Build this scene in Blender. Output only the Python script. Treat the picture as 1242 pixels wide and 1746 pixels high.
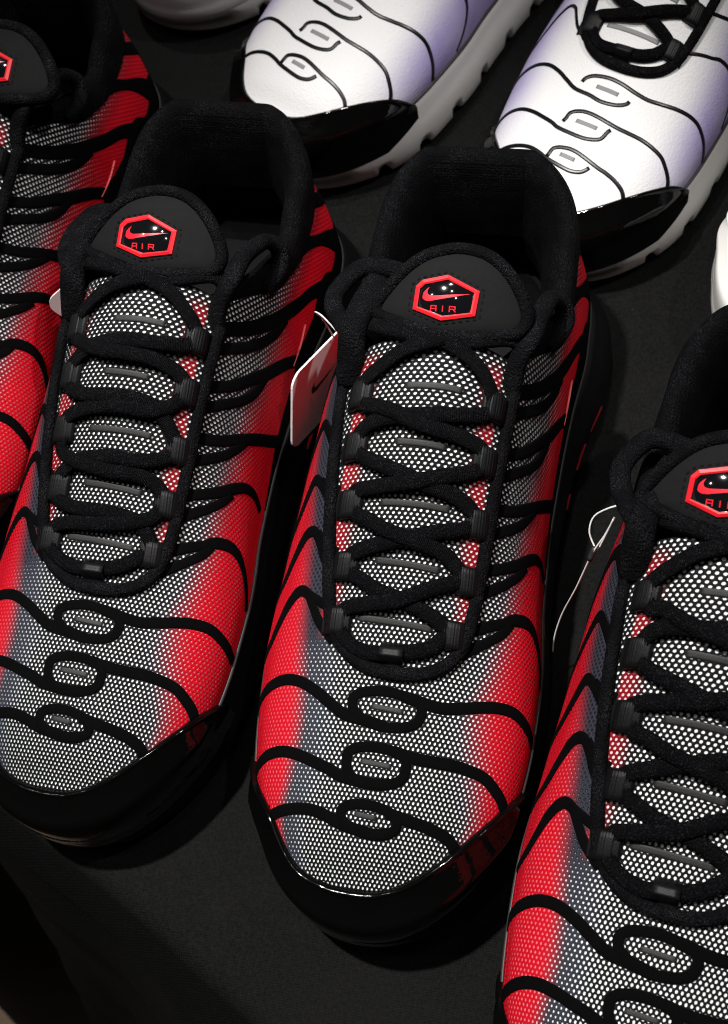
import bpy, math, random
import numpy as np
from mathutils import Vector, Matrix

for o in list(bpy.data.objects):
    bpy.data.objects.remove(o, do_unlink=True)
scene = bpy.context.scene
COL = scene.collection
rnd = random.Random(7)

# ---------------------------------------------------------------- camera
cam_data = bpy.data.cameras.new('camera')
cam = bpy.data.objects.new('camera', cam_data); COL.objects.link(cam)
_R = Vector((0.97636557, 0.16554121, -0.13894743))
_U = Vector((-0.09248805, 0.90109056, 0.42365288))
_F = Vector((-0.19533623, 0.4007891, -0.89510438))
_m = Matrix((_R, _U, -_F)).transposed().to_4x4()
_m.translation = Vector((0.07739487, -0.05371138, 0.52225305))
cam.matrix_world = _m
cam_data.sensor_fit = 'VERTICAL'
cam_data.angle = 2*math.atan(873/2258.08)
cam_data.clip_start = .01; cam_data.clip_end = 50
cam_data.dof.use_dof = True
cam_data.dof.focus_distance = .49
cam_data.dof.aperture_fstop = 11
scene.camera = cam

# ---------------------------------------------------------------- world and lamps
world = bpy.data.worlds.new('World'); scene.world = world
world.use_nodes = True
_bg = world.node_tree.nodes['Background']
_bg.inputs['Color'].default_value = (1, 1, 1, 1)
_bg.inputs['Strength'].default_value = .004
def spot(name, loc, target, power, radius, cone, blend=.5, color=(1, .97, .93)):
    d = bpy.data.lights.new(name, 'SPOT'); d.energy = power; d.shadow_soft_size = radius
    d.spot_size = math.radians(cone); d.spot_blend = blend; d.color = color
    o = bpy.data.objects.new(name, d); COL.objects.link(o)
    o.location = loc
    o.rotation_euler = (Vector(target) - Vector(loc)).to_track_quat('-Z', 'Y').to_euler()
    return o
spot('overhead_spot', (-.46, .30, 2.08), (.0, .07, .03), 285, .035, 22, 1.)
spot('overhead_spot', (-.15, .62, 2.2), (-.045, .30, .05), 80, .035, 12, 1.)
spot('overhead_spot', (-.45, .95, 2.2), (-.21, .50, .03), 75, .035, 8, 1.)  # added to brighten the shoe at the top edge, not a known fixture
spot('overhead_spot', (-.05, .10, 2.4), (.0, .05, .03), 14, .03, 70)
spot('overhead_spot', (-1.3, -.1, 2.3), (0, .1, .03), 12, .03, 60)
spot('overhead_spot', (1.0, .50, 2.2), (-.16, .30, .05), 85, .03, 18, 1.)  # strengthened and aimed as fill for the red heel sides of the left shoes
spot('overhead_spot', (.25, -.35, 2.4), (0, .1, .03), 7, .03, 60)

spot('overhead_spot', (-1.1, -1.0, 2.2), (-.50, -.09, -.75), 170, .05, 11, 1., (1, .9, .78))  # added to light only the floor corner, not a known fixture

vs = scene.view_settings
vs.view_transform = 'Standard'; vs.look = 'None'; vs.gamma = 1; vs.exposure = 0
vs.use_curve_mapping = False
try:
    scene.cycles.transparent_max_bounces = 16
    scene.cycles.max_bounces = 6
    scene.cycles.filter_width = 1.0
except Exception:
    pass

# ---------------------------------------------------------------- shoe surface
def pchip(xs, ys):
    xs = np.array(xs, float); ys = np.array(ys, float)
    h = np.diff(xs); d = np.diff(ys) / h
    m = np.zeros_like(ys); m[0] = d[0]; m[-1] = d[-1]
    for i in range(1, len(xs) - 1):
        if d[i-1] * d[i] > 0:
            w1 = 2*h[i] + h[i-1]; w2 = h[i] + 2*h[i-1]
            m[i] = (w1 + w2) / (w1/d[i-1] + w2/d[i])
    def f(x):
        x = np.clip(np.asarray(x, float), xs[0], xs[-1])
        i = np.clip(np.searchsorted(xs, x) - 1, 0, len(xs) - 2)
        t = (x - xs[i]) / h[i]
        return ((1+2*t)*(1-t)**2*ys[i] + t*(1-t)**2*h[i]*m[i] + t*t*(3-2*t)*ys[i+1] + t*t*(t-1)*h[i]*m[i+1])
    return f
LEN = .306
_y  = [0, 12, 25, 40, 55, 75, 100, 130, 160, 190, 220, 250, 270, 306]
XL = pchip(_y, [-50, -47, -46.5, -49.5, -52, -54.5, -56, -54, -51.5, -49, -45, -41, -38, -38])
XR = pchip(_y, [40, 41, 42.5, 45.5, 48, 50, 50.5, 48, 47, 48, 50, 53, 53, 50])
XC = pchip([0, 50, 100, 150, 200, 250, 300], [-3, -2.5, -1, 2, 5, 5, 5])
ZB = pchip([0, 30, 60, 100, 150, 200, 250, 300], [36, 36, 35, 35, 34.5, 33, 29, 31])
ZT = pchip([0, 14, 25, 37, 55, 75, 94, 115, 140, 165, 190, 215, 240, 285, 299, 306],
           [42, 46.5, 53, 57.5, 62, 66.5, 72, 81, 94, 107, 117.5, 123, 120, 107, 99, 84])
def capf(y):            # plan rounding at toe and heel, 0..1
    y = np.asarray(y, float)
    e = np.clip(1 - y/62, 0, 1); g = np.clip((y - 262)/44, 0, 1)
    return np.sqrt(np.clip(1 - e**2.35, 0, 1)) * np.sqrt(np.clip(1 - g**2.6, 0, 1))
def S(y, t, off=0.0):
    """point of the upper (metres) at length y (mm from toe tip) and t in [-1 left .. 0 top .. 1 right]"""
    y = np.asarray(y, float); t = np.asarray(t, float)
    def base(y, t):
        c = capf(y); xc = XC(y)
        W = np.where(t < 0, xc - XL(y), XR(y) - xc) * c
        zc = np.minimum(1, np.sqrt(np.clip(y/14, 0, 1)))
        zt = ZB(y) + (ZT(y) - ZB(y)) * zc
        a = t*math.pi/2
        x = xc + W*np.sin(a)
        z = ZB(y) + (zt - ZB(y))*np.clip(np.cos(a), 0, 1)**.86
        return np.stack(np.broadcast_arrays(x, y, z), -1)
    P = base(y, t)
    if np.any(off):
        e = .4; et = .008
        y0 = np.clip(y, .8, LEN*1000-.8); t0 = np.clip(t, -.985, .985)
        dy = base(y0+e, t0) - base(y0-e, t0); dt = base(y0, t0+et) - base(y0, t0-et)
        n = np.cross(dt, dy); n /= np.linalg.norm(n, axis=-1, keepdims=True) + 1e-12
        P = P + n*np.asarray(off)[..., None]*1000 if np.ndim(off) else P + n*off*1000
    return P/1000
# ----------------------------------------------------------------

# ---------------------------------------------------------------- materials
def new_mat(name):
    m = bpy.data.materials.new(name); m.use_nodes = True
    nt = m.node_tree; nt.nodes.clear()
    out = nt.nodes.new('ShaderNodeOutputMaterial')
    return m, nt, out
class NB:
    def __init__(s, nt): s.nt = nt
    def n(s, typ, **kw):
        nd = s.nt.nodes.new(typ)
        for k, v in kw.items(): setattr(nd, k, v)
        return nd
    def link(s, a, b): s.nt.links.new(a, b)
    def put(s, sock, v):
        if hasattr(v, 'is_linked') or hasattr(v, 'links'): s.link(v, sock)
        else: sock.default_value = v
    def math(s, op, a, b=None, c=None, clamp=False):
        nd = s.n('ShaderNodeMath', operation=op, use_clamp=clamp)
        for i, v in enumerate((a, b, c)):
            if v is not None: s.put(nd.inputs[i], v)
        return nd.outputs[0]
    def vmath(s, op, a, b=None):
        nd = s.n('ShaderNodeVectorMath', operation=op)
        s.put(nd.inputs[0], a)
        if b is not None: s.put(nd.inputs[1], b)
        return nd.outputs['Value'] if op == 'LENGTH' else nd.outputs['Vector']
    def mix(s, f, a, b):
        nd = s.n('ShaderNodeMix', data_type='RGBA')
        s.put(nd.inputs[0], f)
        for sock, v in ((nd.inputs[6], a), (nd.inputs[7], b)):
            if isinstance(v, tuple): v = (*v, 1) if len(v) == 3 else v
            s.put(sock, v)
        return nd.outputs[2]
    def remap(s, v, a, b, c, d, smooth=False):
        nd = s.n('ShaderNodeMapRange', clamp=True)
        if smooth: nd.interpolation_type = 'SMOOTHSTEP'
        s.put(nd.inputs[0], v)
        for i, q in enumerate((a, b, c, d)): s.put(nd.inputs[i+1], q)
        return nd.outputs[0]
    def attr(s, name): return s.n('ShaderNodeAttribute', attribute_name=name).outputs['Fac']
    def coord(s, which): return s.n('ShaderNodeTexCoord').outputs[which]
    def noise(s, vec, scale, detail=2, rough=.5):
        nd = s.n('ShaderNodeTexNoise'); s.put(nd.inputs['Vector'], vec)
        nd.inputs['Scale'].default_value = scale; nd.inputs['Detail'].default_value = detail
        nd.inputs['Roughness'].default_value = rough
        return nd.outputs['Fac']
    def voronoi(s, vec, scale, randomness=1., feature='F1'):
        nd = s.n('ShaderNodeTexVoronoi', feature=feature); s.put(nd.inputs['Vector'], vec)
        nd.inputs['Scale'].default_value = scale; nd.inputs['Randomness'].default_value = randomness
        return nd.outputs['Distance']
    def bump(s, h, strength=.5, dist=.001):
        nd = s.n('ShaderNodeBump'); nd.inputs['Strength'].default_value = strength
        nd.inputs['Distance'].default_value = dist; s.put(nd.inputs['Height'], h)
        return nd.outputs['Normal']
    def bsdf(s, color, rough=.6, normal=None, spec=.5, coat=0., coat_rough=.05, sheen=0., metal=0.):
        b = s.n('ShaderNodeBsdfPrincipled')
        if isinstance(color, tuple): color = (*color, 1)
        s.put(b.inputs['Base Color'], color); s.put(b.inputs['Roughness'], rough)
        b.inputs['Specular IOR Level'].default_value = spec
        b.inputs['Coat Weight'].default_value = coat; b.inputs['Coat Roughness'].default_value = coat_rough
        b.inputs['Sheen Weight'].default_value = sheen; b.inputs['Metallic'].default_value = metal
        if normal is not None: s.link(normal, b.inputs['Normal'])
        return b.outputs[0]
def simple(name, color, rough=.6, spec=.5, coat=0., bump_scale=0, bump_str=.3, bump_dist=.0004, sheen=0., var=.25, coat_rough=.05):
    m, nt, out = new_mat(name); b = NB(nt)
    nrm = None; col = color
    if bump_scale:
        c = b.coord('Object'); nz = b.noise(c, bump_scale, 3, .6)
        nrm = b.bump(nz, bump_str, bump_dist)
        col = b.mix(b.noise(c, bump_scale*.13, 3), tuple(x*(1-var) for x in color), tuple(min(1, x*(1+var)) for x in color))
    b.link(b.bsdf(col, rough, nrm, spec, coat, coat_rough, sheen), out.inputs[0])
    return m
NET_P, NET_R = 1.92, 3.1       # lattice period across, along (mm); a second lattice sits in between
def net_pattern(b):
    uv = b.coord('UV')
    def cell(ox, oy):
        q = b.vmath('ADD', uv, (ox, oy, 0))
        q = b.vmath('DIVIDE', q, (NET_P, NET_R, 1))
        q = b.vmath('FRACTION', q)
        q = b.vmath('SUBTRACT', q, (.5, .5, 0))
        q = b.vmath('MULTIPLY', q, (NET_P, NET_R*.84, 0))
        return b.vmath('LENGTH', q)
    return b.math('MINIMUM', cell(200, 300), cell(200 + NET_P/2, 300 + NET_R/2))
RED = (.58, .004, .016)
def make_net(name, red=RED):
    m, nt, out = new_mat(name); b = NB(nt)
    d = net_pattern(b)
    nz = b.noise(b.coord('UV'), 1.3, 1)
    d2 = b.math('ADD', d, b.math('MULTIPLY', b.math('SUBTRACT', nz, .5), .16))
    r = b.math('MULTIPLY', b.attr('hole'), .515)
    hole = b.remap(d2, b.math('SUBTRACT', r, .05), b.math('ADD', r, .05), 1, 0)
    col = b.mix(b.attr('slate'), (.006, .006, .007), (.030, .033, .047))
    col = b.mix(b.math('MULTIPLY', b.attr('slate'), b.remap(d, .25, .75, .92, 0)), col, (.004, .004, .006))
    redv = b.mix(b.remap(d, .3, 1.0, 0, 1), tuple(min(1, x*1.15) for x in red), tuple(x*.62 for x in red))
    redv = b.mix(b.remap(b.attr('hole'), .1, .6, 0, 1), red, redv)
    col = b.mix(b.attr('red'), col, redv)
    grain = b.noise(b.coord('UV'), 4., 2)
    h = b.math('ADD', b.math('MULTIPLY', d, 1.0), b.math('MULTIPLY', grain, .25))
    sh = b.bsdf(col, .7, b.bump(h, .5, .0005), .10)
    tr = b.n('ShaderNodeBsdfTransparent').outputs[0]
    mx = b.n('ShaderNodeMixShader'); b.link(hole, mx.inputs[0]); b.link(sh, mx.inputs[1]); b.link(tr, mx.inputs[2])
    b.link(mx.outputs[0], out.inputs[0])
    return m
def make_liner(name):
    m, nt, out = new_mat(name); b = NB(nt)
    c = b.coord('Object')
    col = b.mix(b.math('POWER', b.attr('red'), 1.3), (.80, .81, .82), (.80, .17, .20))
    b.link(b.bsdf(col, .8, b.bump(b.noise(c, 2500, 1), .3, .0003), .2), out.inputs[0])
    return m
def make_leather(name, white, tint):
    m, nt, out = new_mat(name); b = NB(nt)
    c = b.coord('UV')
    v = b.voronoi(c, .8, .7); nz = b.noise(c, .05, 3)
    col = b.mix(b.math('MULTIPLY', b.attr('red'), b.remap(nz, .2, .8, .75, 1.05)), white, tint)
    b.link(b.bsdf(col, .5, b.bump(v, .28, .0005), .4), out.inputs[0])
    return m
def make_knit(name, dark, light, scale, rnds=.55, rough=.7, bstr=.9, bdist=.0007):
    m, nt, out = new_mat(name); b = NB(nt)
    c = b.coord('Object')
    v = b.voronoi(c, scale, rnds); v2 = b.voronoi(c, scale*2.1, 1.)
    nz = b.noise(c, scale*.12, 2)
    f = b.math('MULTIPLY', b.remap(v2, .0, .42, 1, 0), b.remap(nz, .38, .72, .05, 1))
    col = b.mix(f, dark, light)  # pale specks put fibre highlights into the colour
    h = b.math('SUBTRACT', b.math('MULTIPLY', v2, -.5), v)
    b.link(b.bsdf(col, rough, b.bump(h, bstr, bdist), .06), out.inputs[0])
    return m
def make_rib_lace(name):
    m, nt, out = new_mat(name); b = NB(nt)
    uv = b.coord('UV')
    w = b.n('ShaderNodeTexWave', wave_type='BANDS', bands_direction='X'); b.link(uv, w.inputs['Vector'])
    w.inputs['Scale'].default_value = .5; w.inputs['Distortion'].default_value = 2.2; w.inputs['Detail'].default_value = 1.5
    w.inputs['Detail Scale'].default_value = 3.
    v = b.voronoi(uv, 1.5, .8)
    h = b.math('ADD', b.math('MULTIPLY', w.outputs['Fac'], .5), b.math('MULTIPLY', v, -.8))
    f = b.remap(v, .0, .45, 1, 0)
    col = b.mix(b.math('MULTIPLY', f, b.remap(b.noise(uv, .22, 2), .35, .8, .15, 1)), (.0018, .0018, .0024), (.040, .041, .050))  # lace fibre highlights painted in as pale specks
    b.link(b.bsdf(col, .72, b.bump(h, .9, .0006), .06), out.inputs[0])
    return m
M = {}
M['net'] = make_net('red_net')
M['liner'] = make_liner('white_liner')
M['white_leather'] = make_leather('white_leather', (.72, .72, .73), (.30, .25, .50))
M['grey_leather'] = make_leather('dark_grey_leather', (.05, .05, .055), (.10, .10, .11))
M['rib'] = simple('black_fused_rib', (.002, .002, .0023), .85, .03, bump_scale=1400, bump_str=.35, bump_dist=.0005)
M['gloss_rib'] = simple('gloss_black_rib', (.005, .005, .006), .28, .3)
M['bar'] = simple('dark_grey_bar', (.013, .013, .0135), .6, .4, bump_scale=2500, bump_str=.3)
M['grey_bar'] = simple('grey_bar', (.22, .22, .23), .6, .4)
M['patent'] = simple('black_patent', (.002, .002, .002), .07, .4, coat=.0, bump_scale=150, bump_str=.16, bump_dist=.0012)
M['grey_patent'] = simple('pale_grey_gloss', (.75, .75, .75), .25, .5, coat=.3)
M['sole'] = simple('black_rubber', (.004, .004, .0045), .4, .16, bump_scale=900, bump_str=.12)
M['white_sole'] = simple('white_rubber', (.78, .775, .75), .5, .4, bump_scale=500, bump_str=.08, var=.06)
M['welt'] = simple('grey_welt', (.028, .028, .030), .5, .4)
M['cord'] = make_knit('black_cord_knit', (.0018, .0018, .0024), (.060, .062, .073), 1000, .8, .8, 1., .0005)
M['lace'] = make_rib_lace('black_lace')
M['collar'] = make_knit('black_collar_knit', (.0012, .0012, .0016), (.042, .043, .052), 850, .3, .85, .9, .0004)
M['lining'] = make_knit('black_lining', (.0012, .0012, .0015), (.006, .006, .007), 500, .5, .9)
M['pad'] = simple('soft_black_rubber', (.006, .006, .0064), .75, .10, bump_scale=3000, bump_str=.18)
M['tape'] = simple('black_webbing', (.0035, .0035, .0042), .5, .2, bump_scale=1500, bump_str=.3)
M['badge_red'] = simple('badge_red', (.62, .012, .022), .3, .5, coat=.6)
M['badge_black'] = simple('badge_black', (.004, .004, .005), .06, .5, coat=1., coat_rough=.02)
M['mark_red'] = simple('badge_mark_red', (.66, .015, .03), .25, .5, coat=.8)
M['stitch'] = simple('black_thread', (.003, .003, .003), .8, .1)
M['seam'] = simple('red_seam', (.75, .10, .10), .4)
M['insert'] = simple('red_sole_insert', (.25, .006, .02), .3)
M['card'] = simple('white_card', (.78, .77, .76), .45, .4, bump_scale=600, bump_str=.04, var=.04)
M['card_mark'] = simple('black_print', (.02, .02, .02), .5)
M['string'] = simple('clear_nylon', (.75, .75, .73), .3)
def make_cloth():
    m, nt, out = new_mat('black_tablecloth'); b = NB(nt)
    c = b.coord('Object')
    def wave(dirn, sc):
        w = b.n('ShaderNodeTexWave', wave_type='BANDS', bands_direction=dirn); b.link(c, w.inputs['Vector'])
        w.inputs['Scale'].default_value = sc; w.inputs['Distortion'].default_value = 1.5
        w.inputs['Detail'].default_value = 2; w.inputs['Detail Scale'].default_value = 2
        return w.outputs['Fac']
    wv = b.math('MULTIPLY', wave('X', 330), wave('Y', 330))
    fine = b.remap(b.noise(c, 750, 2, .75), .3, .7, 0, 1); big = b.noise(c, 9, 4, .6); mid = b.noise(c, 90, 3, .6)
    f = b.math('ADD', b.math('MULTIPLY', fine, .55), b.math('MULTIPLY', wv, .5))
    col = b.mix(f, (.0007, .0007, .0008), (.0105, .0105, .0105))
    col = b.mix(b.remap(big, .35, .7, 0, .35), col, (.011, .011, .011))
    lint = b.remap(b.voronoi(c, 140, 1.), .035, .05, 1, 0)
    lint = b.math('MULTIPLY', lint, b.remap(b.noise(c, 60, 1), .62, .68, 0, 1))
    col = b.mix(b.math('MULTIPLY', lint, .6), col, (.16, .16, .16))
    h = b.math('ADD', b.math('MULTIPLY', f, .4), b.math('MULTIPLY', mid, .5))
    b.link(b.bsdf(col, .85, b.bump(h, .5, .0008), .07), out.inputs[0])
    return m
M['cloth'] = make_cloth()
def make_floor():
    m, nt, out = new_mat('brown_floor'); b = NB(nt)
    c = b.coord('Object')
    col = b.mix(b.noise(c, 6, 4, .6), (.10, .065, .040), (.22, .155, .10))
    b.link(b.bsdf(col, .5, b.bump(b.noise(c, 60, 3), .2, .002), .4), out.inputs[0])
    return m
M['floor'] = make_floor()

# ---------------------------------------------------------------- mesh helpers
def mesh_data(name, verts, faces, mat, uvs=None, attrs=None, smooth=True):
    me = bpy.data.meshes.new(name)
    me.from_pydata([tuple(map(float, v)) for v in verts], [], faces)
    if uvs is not None:
        lay = me.uv_layers.new(name='UVMap')
        idx = np.empty(len(me.loops), dtype=np.int32); me.loops.foreach_get('vertex_index', idx)
        lay.data.foreach_set('uv', np.asarray(uvs, np.float32)[idx].ravel())
    for k, v in (attrs or {}).items():
        a = me.attributes.new(k, 'FLOAT', 'POINT'); a.data.foreach_set('value', np.asarray(v, np.float32))
    if smooth: me.polygons.foreach_set('use_smooth', [True]*len(me.polygons))
    me.materials.append(mat); me.update()
    return me
def obj(name, me, parent=None):
    o = bpy.data.objects.new(name, me); COL.objects.link(o)
    if parent is not None: o.parent = parent
    return o
def part(name, parent, verts, faces, mat, **kw):
    return obj(name, mesh_data(name, verts, faces, mat, **kw), parent)
def empty(name, label, cat, group=None):
    o = bpy.data.objects.new(name, None); COL.objects.link(o); o.empty_display_size = .02
    o['label'] = label; o['category'] = cat
    if group: o['group'] = group
    return o
def grid_faces(nr, nc, close_c=False, close_r=False, flip=False):
    F = []
    for i in range(nr if close_r else nr-1):
        i2 = (i+1) % nr
        for j in range(nc if close_c else nc-1):
            j2 = (j+1) % nc
            q = (i*nc+j, i*nc+j2, i2*nc+j2, i2*nc+j)
            F.append(q[::-1] if flip else q)
    return F
def catmull(P, step=None, n=None, closed=False):
    P = np.asarray(P, float)
    if closed: Q = np.vstack([P[-1], P, P[0], P[1]])
    else: Q = np.vstack([2*P[0]-P[1], P, 2*P[-1]-P[-2]])
    out = []; m = 24
    for i in range(1, len(Q)-2):
        for k in range(m):
            t = k/m
            out.append(.5*((2*Q[i]) + (-Q[i-1]+Q[i+1])*t + (2*Q[i-1]-5*Q[i]+4*Q[i+1]-Q[i+2])*t*t + (-Q[i-1]+3*Q[i]-3*Q[i+1]+Q[i+2])*t**3))
    if not closed: out.append(Q[-2])
    return np.array(out)
def resample(P, step=None, n=None, key=None, closed=False):
    """even resample by length of key(P)"""
    K = key(P) if key is not None else P
    if closed: P = np.vstack([P, P[:1]]); K = np.vstack([K, K[:1]])
    s = np.r_[0, np.cumsum(np.linalg.norm(np.diff(K, axis=0), axis=1))]
    if n is None: n = max(3, int(round(s[-1]/step))+1)
    q = np.linspace(0, s[-1], n+1)[:-1] if closed else np.linspace(0, s[-1], n)
    return np.stack([np.interp(q, s, P[:, j]) for j in range(P.shape[1])], 1)
def unit(v): return v/(np.linalg.norm(v, axis=-1, keepdims=True)+1e-12)
def frame(y, t):
    """tangent vectors and normal of the upper"""
    y = np.clip(y, 1, LEN*1000-1); t = np.clip(t, -.985, .985)
    sy = (S(y+.5, t)-S(y-.5, t)); st = (S(y, t+.005)-S(y, t-.005))/.01
    return sy, st, unit(np.cross(st, sy))
def sweep(path, up, prof, closed=False, caps=True, mm_uv=True):
    """prof: list of (side, height) in metres, closed ring; up: vectors"""
    path = np.asarray(path); N = len(path); prof = np.asarray(prof); K = len(prof)
    if closed: T = np.roll(path, -1, 0)-np.roll(path, 1, 0)
    else: T = np.gradient(path, axis=0)
    T = unit(T); up = np.asarray(up)+np.zeros_like(path)
    side = unit(np.cross(T, up)); upn = np.cross(side, T)
    sc = np.ones((N, 1, 1))
    V = path[:, None] + side[:, None]*prof[None, :, :1] + upn[:, None]*prof[None, :, 1:2]
    F = grid_faces(N, K, close_c=True, close_r=closed)
    if not closed and caps:
        F += [tuple(range(K))[::-1], tuple(range((N-1)*K, N*K))]
    L = np.r_[0, np.cumsum(np.linalg.norm(np.diff(path, axis=0), axis=1))]*1000
    pl = np.r_[0, np.cumsum(np.linalg.norm(np.diff(prof, axis=0), axis=1))]*1000
    uv = np.stack(np.broadcast_arrays(L[:, None], pl[None]), -1).reshape(-1, 2)
    return V.reshape(-1, 3), F, uv
def oval(w, h, k=10, p=.8):
    a = np.linspace(0, 2*math.pi, k, endpoint=False)
    c, s = np.cos(a), np.sin(a)
    return np.stack([np.sign(c)*np.abs(c)**p*w/2, np.sign(s)*np.abs(s)**p*h/2], 1)
def ribbon(pts, width=4., height=.45, base=0., step=1.3, closed=False, taper=0., flat=False):
    """raised strip lying on the upper; pts (y, t[, width]) ; widths in mm"""
    P = np.array([(p[0], p[1], p[2] if len(p) > 2 else width) for p in pts], float)
    P = catmull(P, closed=closed)
    key = lambda Q: S(Q[:, 0], Q[:, 1])*1000
    P = resample(P, step=step, key=key, closed=closed)
    C3 = S(P[:, 0], P[:, 1])
    if closed: T = np.roll(C3, -1, 0)-np.roll(C3, 1, 0)
    else: T = np.gradient(C3, axis=0)
    T = unit(T)
    sy, st, n = frame(P[:, 0], P[:, 1])
    perp = unit(np.cross(n, T))
    # parameter step for one metre along perp
    G = np.stack([sy, st], -1)
    dp = np.stack([np.linalg.lstsq(G[i], perp[i], rcond=None)[0] for i in range(len(P))])
    prof = [(-1, -.35), (-.97, .55), (-.82, .9), (-.4, 1), (.4, 1), (.82, .9), (.97, .55), (1, -.35)]
    W = P[:, 2]/2000
    if not closed and taper:
        k = np.arange(len(P)); e = np.minimum(k, k[::-1])*step
        W = W*np.clip(.25+.75*np.sqrt(np.clip(e/taper, 0, 1)), 0, 1)
    rows = []
    for a, h in prof:
        yy = P[:, 0] + dp[:, 0]*W*a; tt = P[:, 1] + dp[:, 1]*W*a
        tt = np.clip(tt, -1.0, 1.0)
        rows.append(S(yy, tt, off=(base + h*height)/1000.))
    V = np.stack(rows, 1); N, K = V.shape[:2]
    F = grid_faces(N, K, close_r=closed)
    if not closed: F += [tuple(range(K))[::-1], tuple(range((N-1)*K, N*K))]
    return V.reshape(-1, 3), F

# ---------------------------------------------------------------- traced layout of the shoe (y mm from toe, t across)
WAVES = [
 dict(left=[(74.5, -.97), (77.5, -.84), (80.9, -.691), (82.7, -.558), (82.0, -.441), (78.7, -.339), (74.5, -.253), (70.9, -.174), (68.7, -.105)],
      ring=[(77.3, -.14), (79.3, -.098), (80.2, -.012), (79.5, .077), (78.0, .146), (74.7, .169), (70.9, .155), (68.7, .099), (68.0, .012), (69.4, -.068), (72.0, -.124), (74.7, -.144)],
      right=[(79.3, .08), (78.0, .169), (77.4, .261), (78.7, .355), (80.6, .455), (82.0, .557), (82.2, .659), (80.6, .759), (78.4, .86), (75.5, .97)],
      bar=[(74.7, -.056), (74.0, .088)]),
 dict(left=[(50.0, -.93), (52.3, -.817), (55.7, -.647), (56.8, -.512), (55.6, -.399), (53.4, -.301), (51.4, -.219), (49.4, -.153), (48.1, -.08)],
      ring=[(55.4, -.138), (58.1, -.13), (60.1, -.086), (60.7, -.007), (60.1, .073), (58.1, .127), (54.8, .141), (50.8, .127), (48.8, .075), (48.1, -.005), (48.8, -.078), (51.2, -.126)],
      right=[(60.1, .07), (58.8, .165), (58.6, .258), (58.7, .355), (58.1, .451), (56.8, .549), (54.1, .633), (50.9, .726), (48.5, .78)],
      bar=[(55.4, -.071), (54.8, .073)]),
 dict(left=[(33.6, -.72), (34.9, -.665), (36.4, -.542), (37.3, -.417), (37.1, -.315), (35.5, -.228), (33.5, -.148), (32.2, -.069)],
      ring=[(36.8, -.150), (39.3, -.132), (40.8, -.067), (40.8, .021), (39.5, .099), (37.5, .142), (34.4, .150), (32.4, .115), (31.5, .029), (32.2, -.07), (34.2, -.13)],
      right=[(39.2, .09), (37.8, .192), (36.8, .289), (35.5, .382), (33.4, .48), (30.8, .55)],
      bar=[(37.5, -.074), (36.8, .043)]),
]
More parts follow.
